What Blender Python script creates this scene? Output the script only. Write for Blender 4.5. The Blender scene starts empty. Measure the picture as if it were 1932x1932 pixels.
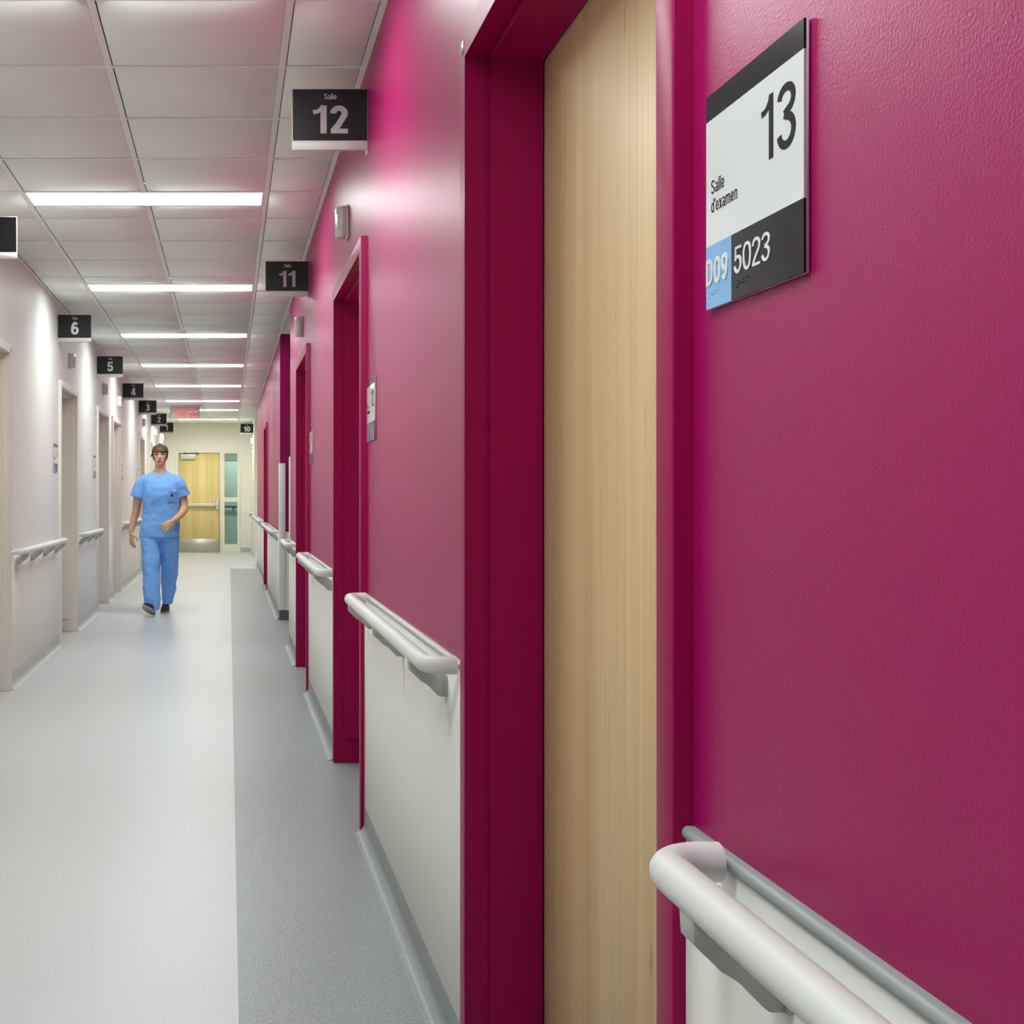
import bpy, bmesh, math, random
from mathutils import Vector, Matrix
from mathutils.bvhtree import BVHTree

random.seed(7)
S = bpy.context.scene
COL = S.collection

# ------------------------------------------------------------------ camera, world, exposure
HC = 1.185                      # camera height
F = 2383.0                      # focal length in pixels of the 1932 px frame
VX, VY = 432.0, 935.0           # vanishing point of the corridor
cd = bpy.data.cameras.new('camera')
cam = bpy.data.objects.new('camera', cd)
COL.objects.link(cam)
cam.location = (0, 0, HC)
cam.rotation_euler = (math.pi / 2, 0, 0)
cd.sensor_width = 36
cd.lens = F / 1932 * 36
cd.shift_x = (966 - VX) / 1932
cd.shift_y = -(966 - VY) / 1932
cd.clip_start = 0.02
S.camera = cam

w = bpy.data.worlds.new('world')
S.world = w
w.use_nodes = True
w.node_tree.nodes['Background'].inputs[0].default_value = (.9, .9, .95, 1)
w.node_tree.nodes['Background'].inputs[1].default_value = .05

S.view_settings.view_transform = 'Standard'
S.view_settings.look = 'None'
S.view_settings.gamma = 1
S.view_settings.use_curve_mapping = False
S.view_settings.exposure = 0.0

LAMP = 33.0                     # radiance of the ceiling light lenses
LAMP_COL = (.93, 1.0, .965)
LAMP_COL_END = (1.0, .99, .88)

# ------------------------------------------------------------------ dimensions
ZC = HC + 1.509                 # ceiling
XR, XL = .485, -1.345           # wall planes
FR, FL = .463, -1.323           # faces of the door frames
YE = 26.44                      # end wall
YB = -3.2                       # wall behind the camera
GRID0, MOD = 4.448, .6096       # ceiling grid
RUN = (-1.032, -.4225, .187)    # main tees


def P(px, py, Y):
    return Vector(((px - VX) * Y / F, Y, HC - (py - VY) * Y / F))


# ------------------------------------------------------------------ materials
def srgb(r, g, b):
    f = lambda c: c / 12.92 if c <= .04045 else ((c + .055) / 1.055) ** 2.4
    return (f(r / 255), f(g / 255), f(b / 255), 1)


def mat(name, col, rough=.5, spec=.5, metal=0, bump=None, var=None, emit=None, coat=0, trans=0, ior=1.45):
    """bump = (scale, strength, distance), var = (scale, amount)"""
    m = bpy.data.materials.new(name)
    m.use_nodes = True
    nt = m.node_tree
    b = nt.nodes['Principled BSDF']
    if len(col) == 3:
        col = (*col, 1)
    b.inputs['Base Color'].default_value = col
    b.inputs['Roughness'].default_value = rough
    b.inputs['Specular IOR Level'].default_value = spec
    b.inputs['Metallic'].default_value = metal
    b.inputs['Coat Weight'].default_value = coat
    b.inputs['Transmission Weight'].default_value = trans
    b.inputs['IOR'].default_value = ior
    geo = nt.nodes.new('ShaderNodeNewGeometry')
    if bump:
        n = nt.nodes.new('ShaderNodeTexNoise')
        n.inputs['Scale'].default_value = bump[0]
        n.inputs['Detail'].default_value = 3
        nt.links.new(geo.outputs['Position'], n.inputs['Vector'])
        bp = nt.nodes.new('ShaderNodeBump')
        bp.inputs['Strength'].default_value = bump[1]
        bp.inputs['Distance'].default_value = bump[2]
        nt.links.new(n.outputs['Fac'], bp.inputs['Height'])
        nt.links.new(bp.outputs['Normal'], b.inputs['Normal'])
    if var:
        n = nt.nodes.new('ShaderNodeTexNoise')
        n.inputs['Scale'].default_value = var[0]
        n.inputs['Detail'].default_value = 4
        nt.links.new(geo.outputs['Position'], n.inputs['Vector'])
        mx = nt.nodes.new('ShaderNodeMix')
        mx.data_type = 'RGBA'
        k = var[1]
        mx.inputs[6].default_value = (*[c * (1 - k) for c in col[:3]], 1)
        mx.inputs[7].default_value = (*[min(1, c * (1 + k)) for c in col[:3]], 1)
        nt.links.new(n.outputs['Fac'], mx.inputs[0])
        nt.links.new(mx.outputs[2], b.inputs['Base Color'])
    if emit:
        b.inputs['Emission Color'].default_value = (*emit[0], 1)
        b.inputs['Emission Strength'].default_value = emit[1]
    return m


def speckle_mat(name, base, dark, light, amt, rough, scale=230, spec=.5):
    m = mat(name, base, rough, spec)
    nt = m.node_tree
    b = nt.nodes['Principled BSDF']
    geo = nt.nodes.new('ShaderNodeNewGeometry')
    mp = nt.nodes.new('ShaderNodeMapping')
    mp.inputs['Scale'].default_value = (scale, scale, scale)
    nt.links.new(geo.outputs['Position'], mp.inputs['Vector'])
    prev = None
    big = nt.nodes.new('ShaderNodeTexNoise')
    big.inputs['Scale'].default_value = .7
    nt.links.new(geo.outputs['Position'], big.inputs['Vector'])
    mx0 = nt.nodes.new('ShaderNodeMix')
    mx0.data_type = 'RGBA'
    mx0.inputs[6].default_value = (*[c * .96 for c in base[:3]], 1)
    mx0.inputs[7].default_value = (*[c * 1.04 for c in base[:3]], 1)
    nt.links.new(big.outputs['Fac'], mx0.inputs[0])
    prev = mx0.outputs[2]
    for i, (c, lo, off) in enumerate(((dark, .66 - amt, 0), (light, .69 - amt, 37))):
        n = nt.nodes.new('ShaderNodeTexNoise')
        n.inputs['Scale'].default_value = 1
        n.inputs['Detail'].default_value = 1
        ad = nt.nodes.new('ShaderNodeVectorMath')
        ad.operation = 'ADD'
        ad.inputs[1].default_value = (off, off * 2, 0)
        nt.links.new(mp.outputs[0], ad.inputs[0])
        nt.links.new(ad.outputs[0], n.inputs['Vector'])
        r = nt.nodes.new('ShaderNodeValToRGB')
        r.color_ramp.elements[0].position = lo
        r.color_ramp.elements[1].position = lo + .06
        nt.links.new(n.outputs['Fac'], r.inputs[0])
        mx = nt.nodes.new('ShaderNodeMix')
        mx.data_type = 'RGBA'
        mx.inputs[7].default_value = (*c[:3], 1)
        nt.links.new(r.outputs[0], mx.inputs[0])
        nt.links.new(prev, mx.inputs[6])
        prev = mx.outputs[2]
    nt.links.new(prev, b.inputs['Base Color'])
    return m


def wood_mat(name, c0, c1, c2, rough=.5):
    m = mat(name, c1, rough, .4)
    nt = m.node_tree
    b = nt.nodes['Principled BSDF']
    geo = nt.nodes.new('ShaderNodeNewGeometry')

    def noise(sx, sz, detail, dist=0.):
        mp = nt.nodes.new('ShaderNodeMapping')
        mp.inputs['Scale'].default_value = (sx, sx, sz)
        nt.links.new(geo.outputs['Position'], mp.inputs['Vector'])
        n = nt.nodes.new('ShaderNodeTexNoise')
        n.inputs['Scale'].default_value = 1
        n.inputs['Detail'].default_value = detail
        n.inputs['Distortion'].default_value = dist
        nt.links.new(mp.outputs[0], n.inputs['Vector'])
        return n.outputs['Fac']
    r = nt.nodes.new('ShaderNodeValToRGB')
    r.color_ramp.elements[0].position = .3
    r.color_ramp.elements[0].color = c0
    r.color_ramp.elements[1].position = .7
    r.color_ramp.elements[1].color = c2
    e = r.color_ramp.elements.new(.5)
    e.color = c1
    nt.links.new(noise(9, .35, 2, .4), r.inputs[0])
    f = nt.nodes.new('ShaderNodeValToRGB')
    f.color_ramp.elements[0].position = .25
    f.color_ramp.elements[0].color = (.72, .66, .58, 1)
    f.color_ramp.elements[1].position = .55
    f.color_ramp.elements[1].color = (1, 1, 1, 1)
    nt.links.new(noise(170, 1.6, 3), f.inputs[0])
    k = nt.nodes.new('ShaderNodeValToRGB')      # short dark flecks
    k.color_ramp.elements[0].position = .22
    k.color_ramp.elements[0].color = (.55, .42, .3, 1)
    k.color_ramp.elements[1].position = .3
    k.color_ramp.elements[1].color = (1, 1, 1, 1)
    nt.links.new(noise(42, 9, 2), k.inputs[0])
    prev = r.outputs[0]
    for o, fac in ((f.outputs[0], .55), (k.outputs[0], .6)):
        mx = nt.nodes.new('ShaderNodeMix')
        mx.data_type = 'RGBA'
        mx.blend_type = 'MULTIPLY'
        mx.inputs[0].default_value = fac
        nt.links.new(prev, mx.inputs[6])
        nt.links.new(o, mx.inputs[7])
        prev = mx.outputs[2]
    nt.links.new(prev, b.inputs['Base Color'])
    return m


M = {}
M['pink'] = mat('magenta wall paint', (.335, .0025, .100), .35, .30, bump=(330, .30, .0012))
M['pinkframe'] = mat('magenta frame enamel', (.31, .0004, .072), .4, .22, bump=(420, .08, .0006))
M['white_wall'] = mat('warm white wall paint', (.80, .825, .79), .42, .4, bump=(300, .2, .0008))
M['cream_wall'] = mat('cream wall paint', (.90, .88, .81), .5, .4, bump=(300, .2, .0008))
M['cream_frame'] = mat('cream frame enamel', (.80, .78, .715), .4, .4)
M['end_frame'] = mat('pale frame enamel', (.86, .86, .78), .4, .4)
M['wainscot'] = mat('grey white vinyl sheet', (.82, .835, .79), .45, .4, bump=(260, .12, .0006))
M['wainscot_left'] = mat('warm white vinyl sheet', (.81, .82, .785), .45, .4, bump=(260, .12, .0006))
M['cap'] = mat('grey vinyl cap', (.30, .33, .335), .4, .5)
M['cap_pale'] = mat('pale vinyl cap', (.55, .56, .54), .4, .5)
M['rail'] = mat('pale grey vinyl rail', (.68, .70, .69), .42, .45, bump=(700, .1, .0005))
M['bracket'] = mat('grey vinyl bracket', (.44, .45, .44), .5, .4)
M['floor'] = speckle_mat('white speckled sheet floor', (.545, .575, .59), (.40, .40, .35), (.64, .665, .68), .025, .34)
M['floor_grey'] = speckle_mat('grey speckled sheet floor', (.285, .312, .325), (.095, .11, .115), (.48, .51, .52), .055, .36)
M['base_grey'] = speckle_mat('grey cove base', (.27, .29, .295), (.15, .16, .17), (.4, .42, .43), .04, .45)
M['base_dark'] = speckle_mat('dark cove base', (.10, .115, .13), (.06, .07, .08), (.2, .22, .24), .04, .45)
M['base_left'] = speckle_mat('pale cove base', (.50, .51, .49), (.42, .42, .4), (.57, .57, .55), .0, .45)
M['tile'] = mat('mineral ceiling tile', (.87, .915, .86), .9, .1, bump=(500, .3, .001), var=(900, .05))
M['tee'] = mat('ceiling grid enamel', (.84, .87, .82), .5, .3)
M['plenum'] = mat('plenum grey', (.25, .25, .25), .9, .1)
M['trough'] = mat('white lamp reflector', (.82, .85, .87), .35, .5)
M['lens'] = mat('light lens', (.9, .9, .9), .5, .2, emit=(LAMP_COL, LAMP))
M['lens_end'] = mat('warm light lens', (.9, .9, .9), .5, .2, emit=(LAMP_COL_END, LAMP))
M['black'] = mat('black sign panel', (.012, .013, .014), .38, .45)
M['signwhite'] = mat('white sign print', (.72, .70, .69), .45, .4)
M['signgrey'] = mat('silver sign number', (.47, .43, .43), .42, .4)
M['signstrip'] = mat('pale sign edge strip', (.66, .65, .62), .4, .4)
M['plaque_black'] = mat('dark grey plaque face', (.022, .019, .024), .15, .12)
M['plaque_white'] = mat('white plaque face', (.74, .77, .78), .1, .35)
M['plaque_blue'] = mat('light blue plaque face', (.19, .43, .78), .1, .35)
M['acrylic'] = mat('frosted acrylic edge', (.62, .52, .57), .3, .5)
M['ink'] = mat('dark print', (.016, .013, .017), .6, .12)
M['blind'] = mat('raised white letters', (.72, .75, .78), .35, .5)
M['plastic'] = mat('translucent grey plastic', (.62, .58, .565), .2, .5, coat=.4)
M['plastic_white'] = mat('white plastic', (.8, .8, .78), .25, .5, coat=.3)
M['guard'] = mat('white corner guard vinyl', (.86, .88, .87), .35, .45)
M['wood'] = wood_mat('maple veneer', (.66, .46, .24, 1), (.72, .53, .29, 1), (.78, .61, .36, 1))
M['wood_end'] = wood_mat('yellow maple veneer', (.76, .61, .26, 1), (.82, .67, .31, 1), (.86, .72, .36, 1))
M['steel'] = mat('brushed steel', (.6, .6, .57), .35, .5, metal=.85)
M['alum'] = mat('silver enamel', (.72, .73, .72), .35, .5, metal=.3)
M['darkmetal'] = mat('dark bronze metal', (.10, .095, .085), .4, .5, metal=.5)
M['red'] = mat('red edge lit letters', (.8, .16, .14), .4, .4, emit=((1, .2, .17), .35))
M['clear'] = mat('pale glossy acrylic', (.62, .54, .52), .06, .9, coat=1, ior=1.9)
M['teal_glass'] = mat('tinted glass', (.85, .96, .89), .02, .5, trans=1, ior=1.05)
M['far_room'] = mat('far corridor paint', (.80, .92, .82), .6, .3)
M['far_dark'] = mat('far corridor dark grey', (.16, .22, .23), .6, .3)  # dark teal grey of the blind, its slats and the far rail
M['label'] = mat('small grey plate', (.32, .30, .30), .35, .5, metal=.4)


# ------------------------------------------------------------------ building helpers
def tag(o, label=None, cat=None, group=None, kind=None):
    if label:
        o['label'] = label
    if cat:
        o['category'] = cat
    if group:
        o['group'] = group
    if kind:
        o['kind'] = kind
    return o


def empty(name, loc, label=None, cat=None, group=None, kind=None):
    o = bpy.data.objects.new(name, None)
    o.empty_display_size = .1
    COL.objects.link(o)
    o.location = loc
    return tag(o, label, cat, group, kind)


def rootloc(o):
    v = Vector((0, 0, 0))
    while o is not None:
        v += o.location
        o = o.parent
    return v


def mk(name, bm, m, parent=None, bevel=0, seg=2, smooth=False, recalc=True):
    """World-space bmesh -> one object under parent."""
    if bevel:
        bmesh.ops.bevel(bm, geom=bm.edges[:], offset=bevel, segments=seg, affect='EDGES', profile=.5, clamp_overlap=True)
    if recalc:
        bmesh.ops.recalc_face_normals(bm, faces=bm.faces[:])
    if parent is not None:
        v = rootloc(parent)
        bmesh.ops.translate(bm, verts=bm.verts[:], vec=-v)
    me = bpy.data.meshes.new(name)
    bm.to_mesh(me)
    bm.free()
    for x in (m if isinstance(m, (list, tuple)) else [m]):
        me.materials.append(x)
    if smooth or bevel:
        for p in me.polygons:
            p.use_smooth = True
        me.set_sharp_from_angle(angle=math.radians(38 if smooth else 50))
    o = bpy.data.objects.new(name, me)
    COL.objects.link(o)
    o.parent = parent
    return o


def box(x0, x1, y0, y1, z0, z1, bm=None):
    bm = bm or bmesh.new()
    vs = [bm.verts.new((x, y, z)) for x in sorted((x0, x1)) for y in sorted((y0, y1)) for z in sorted((z0, z1))]
    for f in ((0, 1, 3, 2), (4, 6, 7, 5), (0, 4, 5, 1), (2, 3, 7, 6), (0, 2, 6, 4), (1, 5, 7, 3)):
        bm.faces.new([vs[i] for i in f])
    return bm


def prism(pts, a, b, to3):
    """pts: 2D outline; extruded between a and b; to3(p, q, t) -> xyz"""
    bm = bmesh.new()
    A = [bm.verts.new(to3(p, q, a)) for p, q in pts]
    B = [bm.verts.new(to3(p, q, b)) for p, q in pts]
    n = len(pts)
    bm.faces.new(A)
    bm.faces.new(B[::-1])
    for i in range(n):
        j = (i + 1) % n
        bm.faces.new((A[i], B[i], B[j], A[j]))
    return bm


YZ = lambda p, q, t: (t, p, q)      # outline in Y,Z extruded along X
XZ = lambda p, q, t: (p, t, q)      # outline in X,Z extruded along Y
XY = lambda p, q, t: (p, q, t)      # outline in X,Y extruded along Z


def tube(path, radii, n=20, cap=True, closed=False, squash=None):
    """Round tube along a list of points."""
    bm = bmesh.new()
    path = [Vector(p) for p in path]
    if not isinstance(radii, (list, tuple)):
        radii = [radii] * len(path)
    rings = []
    ref = None
    for i, p in enumerate(path):
        t = (path[min(i + 1, len(path) - 1)] - path[max(i - 1, 0)]).normalized()
        if ref is None:
            up = Vector((0, 0, 1)) if abs(t.z) < .9 else Vector((1, 0, 0))
            ref = (up - t * up.dot(t)).normalized()
        else:
            ref = (ref - t * ref.dot(t)).normalized()
        bi = t.cross(ref)
        r = radii[i]
        ra, rb = (r, r) if not squash else (r * squash[0], r * squash[1])
        rings.append([bm.verts.new(p + ref * ra * math.cos(2 * math.pi * k / n) + bi * rb * math.sin(2 * math.pi * k / n)) for k in range(n)])
    for a, b in zip(rings, rings[1:]):
        for k in range(n):
            j = (k + 1) % n
            bm.faces.new((a[k], a[j], b[j], b[k]))
    if cap:
        bm.faces.new(rings[0][::-1])
        bm.faces.new(rings[-1])
    return bm


def loft(rings, n=32, bm=None, power=2.0):
    """rings: (cx, cy, cz, rx, ry_front, ry_back); horizontal superellipse rings, front is -Y"""
    bm = bm or bmesh.new()
    R = []
    for cx, cy, cz, rx, rf, rb in rings:
        ring = []
        for k in range(n):
            a = 2 * math.pi * k / n
            c, s = math.cos(a), math.sin(a)
            c = math.copysign(abs(c) ** (2 / power), c)
            s = math.copysign(abs(s) ** (2 / power), s)
            ring.append(bm.verts.new((cx + rx * c, cy + (rb if s > 0 else rf) * s, cz)))
        R.append(ring)
    for a, b in zip(R, R[1:]):
        for k in range(n):
            j = (k + 1) % n
            bm.faces.new((a[k], a[j], b[j], b[k]))
    bm.faces.new(R[0][::-1])
    bm.faces.new(R[-1])
    return bm


def join(*bms):
    out = bmesh.new()
    for b in bms:
        me = bpy.data.meshes.new('tmp')
        b.to_mesh(me)
        out.from_mesh(me)
        bpy.data.meshes.remove(me)
        b.free()
    return out


def arc(cx, cy, rx, ry, a0, a1, n=18):
    return [(cx + rx * math.cos(math.radians(a0 + (a1 - a0) * k / n)), cy + ry * math.sin(math.radians(a0 + (a1 - a0) * k / n))) for k in range(n + 1)]


def rounded(cx, cy, rx, ry, p=2.5, n=40):
    out = []
    for k in range(n + 1):
        a = 2 * math.pi * k / n
        c, d = math.cos(a), math.sin(a)
        out.append((cx + rx * math.copysign(abs(c) ** (2 / p), c), cy + ry * math.copysign(abs(d) ** (2 / p), d)))
    return out


def glyph(ch, t):
    """Strokes (polyline, thickness factor) and width of a grotesque letter, cap height 1, stroke t."""
    h = t / 2
    w = .56
    L, R, B, T = h, w - h, h, 1 - h
    cx, r = w / 2, w / 2 - h
    if ch in '0O':
        w = .58 if ch == '0' else .66
        return [(rounded(w / 2, .5, w / 2 - h, .5 - h), 1)], w
    if ch == '1':
        w = .235 + t
        return [([(w - h, 0), (w - h, 1)], 1), ([(0, .765), (.11, .772), (.19, .815), (w - t * .8, .90), (w - t * .55, .995)], .72)], w
    if ch == '2':
        return [(arc(cx, T - r * 1.02, r, r * 1.02, 180, -38) + [(L + .16, .30), (L + .06, .17), (L + .01, B)], 1), ([(0.02, B * .86), (w, B * .86)], .86)], w
    if ch == '3':
        return [(arc(cx, .765 - h * .15, r * .97, .235 - h * .85, 172, -75) + [(cx - .06, .535)], .95), ([(cx - .06, .535)] + arc(cx, .27 + h * .15, r, .27 - h * .85, 78, -172), .95)], w
    if ch == '4':
        x = w * .70
        return [([(x, 0), (x, 1)], 1), ([(x - h * .3, .985), (h * .9, .30)], .8), ([(0, .265), (w, .265)], .85)], w
    if ch == '5':
        return [([(.10, T), (w - .04, T)], .9), ([(.135, 1 - t * .2), (.095, .47)], .8), (arc(cx - .005, .335, r, .335 - h, 140, -170), 1)], w
    if ch in '69':
        st = [(rounded(cx, .325, r, .325 - h, 2.2), .95), ([(L, .33)] + arc(cx + .01, .47, r, T - .47, 180, 46), .95)]
        if ch == '9':
            st = [([(w - x, 1 - y) for x, y in p], k) for p, k in st]
        return st, w
    if ch == '7':
        return [([(0, T), (w, T)], .95), ([(R, T - h * .3), (w * .62, .62), (w * .44, .32), (w * .36, 0)], .95)], w
    if ch == 'S':
        w = .62
        cx, r = w / 2, w / 2 - h
        return [(arc(cx, .755 - h * .1, r * .97, .245 - h * .9, 15, 255) + arc(cx, .26 + h * .1, r, .26 - h * .9, 75, -168), 1)], w
    if ch == 'D':
        w = .62
        q = w - h
        return [([(h, 0), (h, 1)], 1), ([(h, T), (w * .45, T)] + arc(w * .45, .5, q - w * .45, .5 - h, 90, -90) + [(h, B)], .92)], w
    if ch == 'R':
        w = .62
        return [([(h, 0), (h, 1)], 1), ([(h, T), (w * .5, T)] + arc(w * .5, .745 - h * .2, w * .5 - h, .255 - h * .8, 90, -90) + [(h, .49)], .92), ([(w * .55, .49), (w * .82, .40), (w * .86, .12), (w * .92, 0)], .95)], w
    if ch == 'T':
        return [([(0, T), (w, T)], .95), ([(w / 2, 0), (w / 2, 1)], 1)], w
    if ch == 'I':
        return [([(h, 0), (h, 1)], 1)], t
    if ch == 'E':
        return [([(h, 0), (h, 1)], 1), ([(0, T), (w, T)], .92), ([(0, .52), (w * .94, .52)], .92), ([(0, B), (w, B)], .92)], w
    xh = .73
    if ch == 'l':
        return [([(h, 0), (h, 1)], 1)], t
    if ch == "'":
        return [([(h, .72), (h, 1)], 1)], t
    if ch == 'd':
        w = .52
        return [([(w - h, 0), (w - h, 1)], 1), (rounded(w / 2 - h * .2, xh / 2, w / 2 - h, xh / 2 - h, 2.2), .9)], w
    if ch == 'a':
        w = .50
        return [(arc(w / 2, xh - .19, w / 2 - h, .19 - h, 165, 0) + [(w - h, .1), (w - h * .6, 0)], .95), (rounded(w / 2 - h * .4, .215, w / 2 - h * 1.1, .215 - h, 2.2), .85)], w
    if ch == 'e':
        w = .52
        return [([(h, xh * .47), (w - h * .6, xh * .47)], .8), (arc(w / 2, xh / 2, w / 2 - h, xh / 2 - h, 5, 325), .95)], w
    if ch == 'x':
        w = .48
        return [([(h * .8, 0), (w - h * .8, xh)], 1), ([(h * .8, xh), (w - h * .8, 0)], 1)], w
    if ch in 'nm':
        w = .48
        st = [([(h, 0), (h, xh)], 1), ([(h, xh - .2)] + arc(w / 2, xh - .2, w / 2 - h, .2 - h, 180, 0) + [(w - h, 0)], .95)]
        if ch == 'm':
            st.append(([(w - h, xh - .2)] + arc(w - h + (w / 2 - h), xh - .2, w / 2 - h, .2 - h, 180, 0) + [(2 * w - t - h, 0)], .95))
            w = 2 * w - t
        return st, w
    return [], .3


def text(name, body, width, height, mx, m, parent, thick=.0006, stroke=.14, gap=.10):
    """Lettering fitted to width x height, lower left corner at the origin of matrix mx (x = reading direction, y = up)."""
    bm = bmesh.new()
    x0 = 0
    top = 0
    for ch in body:
        st, w_ = glyph(ch, stroke)
        for zk, (pts, k) in enumerate(st):
            closed = len(pts) > 3 and (Vector(pts[0]) - Vector(pts[-1])).length < 1e-5
            pp = pts[:-1] if closed else pts
            n = len(pp)
            sides = []
            for i in range(n):
                p = Vector(pp[i])
                a = Vector(pp[(i - 1) % n]) if (closed or i > 0) else None
                b = Vector(pp[(i + 1) % n]) if (closed or i < n - 1) else None
                d0 = (p - a).normalized() if a else None
                d1 = (b - p).normalized() if b else None
                d = ((d0 or d1) + (d1 or d0)).normalized()
                nn = Vector((-d.y, d.x))
                e = stroke * k / 2
                if d0 and d1:
                    e /= max(.6, nn.dot(Vector((-d0.y, d0.x))))
                sides.append([bm.verts.new((x0 + p.x + nn.x * e * sg, p.y + nn.y * e * sg, zz)) for zz in (1, 0) for sg in (1, -1)])
            rng = range(n) if closed else range(n - 1)
            zo = .16 * zk
            for v4 in sides:
                v4[0].co.z += zo
                v4[1].co.z += zo
            for i in rng:
                A, Bq = sides[i], sides[(i + 1) % n]
                bm.faces.new((A[0], A[1], Bq[1], Bq[0]))
                bm.faces.new((A[0], Bq[0], Bq[2], A[2]))
                bm.faces.new((A[1], A[3], Bq[3], Bq[1]))
            if not closed:
                for A in (sides[0], sides[-1]):
                    bm.faces.new((A[0], A[1], A[3], A[2]))
        x0 += w_ + gap
    xs = [v.co.x for v in bm.verts]
    ys = [v.co.y for v in bm.verts]
    T = mx @ Matrix.Diagonal((width / (max(xs) - min(xs)), height / (max(ys) - min(ys)), thick, 1)) @ Matrix.Translation((-min(xs), -min(ys), 0))
    bmesh.ops.transform(bm, matrix=T, verts=bm.verts[:])
    return mk(name, bm, m, parent)


def frame_mx(origin, xdir, ydir):
    xdir, ydir = Vector(xdir), Vector(ydir)
    z = xdir.cross(ydir)
    m = Matrix((xdir, ydir, z)).transposed().to_4x4()
    m.translation = Vector(origin)
    return m


def struct(name, bm, m, label, cat, parent=None, **k):
    o = mk(name, bm, m, parent, **k)
    if parent is None:
        tag(o, label, cat, kind='structure')
    return o


# ------------------------------------------------------------------ floor
floor = struct('floor', box(-2.0, 2.8, YB - .2, 29.5, -.12, 0), M['floor'], 'white speckled sheet vinyl floor of the corridor', 'floor')
mk('floor_inlay', box(.022, 2.7, YB, 20.5, -.01, .0006), M['floor_grey'], floor)
mk('weld_seam', box(.0175, .022, YB, 20.5, -.01, .0007), M['floor'], floor)

# ------------------------------------------------------------------ walls
DOOR_H = 2.10
RIGHT_DOORS = [(1.318, 2.532, '13'), (4.440, 5.644, '12'), (7.567, 8.777, '11')]
RIGHT_DOORS_2 = [(15.70, 16.85, '')]
RIGHT_END_DOORS = [(25.0, 26.15, '10')]
LEFT_DOORS = [(3.35, 4.50, '8'), (6.49, 7.70, '7'), (9.96, 11.07, '6'), (12.82, 13.95, '5'), (14.45, 15.55, '4'), (18.77, 19.88, '3'), (21.85, 22.95, '2'), (24.6, 25.7, '1')]


def wall_outline(y0, y1, doors, top):
    pts = [(y0, 0)]
    for a, b, _ in doors:
        pts += [(a + .03, 0), (a + .03, DOOR_H - .03), (b - .03, DOOR_H - .03), (b - .03, 0)]
    pts += [(y1, 0), (y1, top), (y0, top)]
    return pts


wr = struct('wall_right', prism(wall_outline(YB, 9.99, RIGHT_DOORS, ZC + .12), XR, XR + .2, YZ), M['pink'], 'magenta painted wall with rooms 13, 12 and 11', 'wall')
wr2 = struct('wall_right', prism(wall_outline(12.01, 21.55, RIGHT_DOORS_2, ZC + .12), XR, XR + .2, YZ), M['pink'], 'magenta painted wall beyond the alcove', 'wall')
wr3 = struct('wall_right', prism(wall_outline(24.2, YE, RIGHT_END_DOORS, ZC + .12), XR, XR + .2, YZ), M['cream_wall'], 'cream wall at room 10 by the end door', 'wall')
wl = struct('wall_left', prism(wall_outline(YB, YE, LEFT_DOORS, ZC + .12), XL, XL - .2, YZ), M['white_wall'], 'warm white wall with rooms 1 to 7', 'wall')
wal = struct('wall_alcove', prism([(.685, 9.99), (2.2, 9.99), (2.2, 12.01), (.685, 12.01), (.685, 12.11), (2.3, 12.11), (2.3, 9.89), (.685, 9.89)], 0, ZC + .12, XY),
             M['pink'], 'magenta walls of the alcove between room 11 and the far wall', 'wall')
wcr = struct('wall_crossing', prism([(.685, 21.55), (2.5, 21.55), (2.5, 24.2), (.685, 24.2), (.685, 24.3), (2.6, 24.3), (2.6, 21.45), (.685, 21.45)], 0, ZC + .12, XY),
             M['cream_wall'], 'cream walls of the side passage before the end door', 'wall')
# end wall with door and sidelight opening
XO0, XO1 = P(331, 0, YE).x, P(453.3, 0, YE).x
ZO = P(0, 850, YE).z
we = struct('wall_end', prism([(XL - .2, 0), (XO0 + .03, 0), (XO0 + .03, ZO - .03), (XO1 - .03, ZO - .03), (XO1 - .03, 0), (2.8, 0), (2.8, ZC + .12), (XL - .2, ZC + .12)], YE, YE + .15, XZ),
            M['cream_wall'], 'cream end wall holding the maple door', 'wall')
wb = struct('wall_back', box(XL - .2, 2.8, YB - .15, YB, 0, ZC + .12), M['white_wall'], 'plain wall closing the corridor behind the viewer', 'wall')


# wainscot, caps and coved bases between the frames
def cove(side, y0, y1, m, name='baseboard_right', zt=.095, parent=None, label=None):
    s = 1 if side == 'r' else -1
    xw = XR if side == 'r' else XL
    f = xw - s * .0095
    pts = [(xw, 0), (xw, zt), (f, zt), (f, .036)]
    for i in range(7):
        t = math.pi / 2 * (1 - i / 6)
        pts.append((f - s * .034 + s * .034 * math.sin(t), .036 - .034 * math.cos(t)))
    pts.append((f - s * .036, .0006))
    pts.append((f - s * .036, 0))
    return struct(name, prism(pts, y0, y1, XZ), m, label, 'baseboard', smooth=False)


def wains(side, y0, y1, wall, m, mc, cap_r=.006):
    s = 1 if side == 'r' else -1
    xw = XR if side == 'r' else XL
    mk('wainscot_panel', box(xw - s * .009, xw, y0, y1, .0955, .828), m, wall, bevel=.0012, seg=1)
    pts = [(xw, .8405)] + [(xw - s * (.0055 + .0075 * math.cos(math.radians(a))), .8335 + .0075 * math.sin(math.radians(a))) for a in range(75, -91, -15)] + [(xw, .826)]
    mk('wainscot_cap', prism(pts, y0, y1, XZ), mc, wall, smooth=True)


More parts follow.
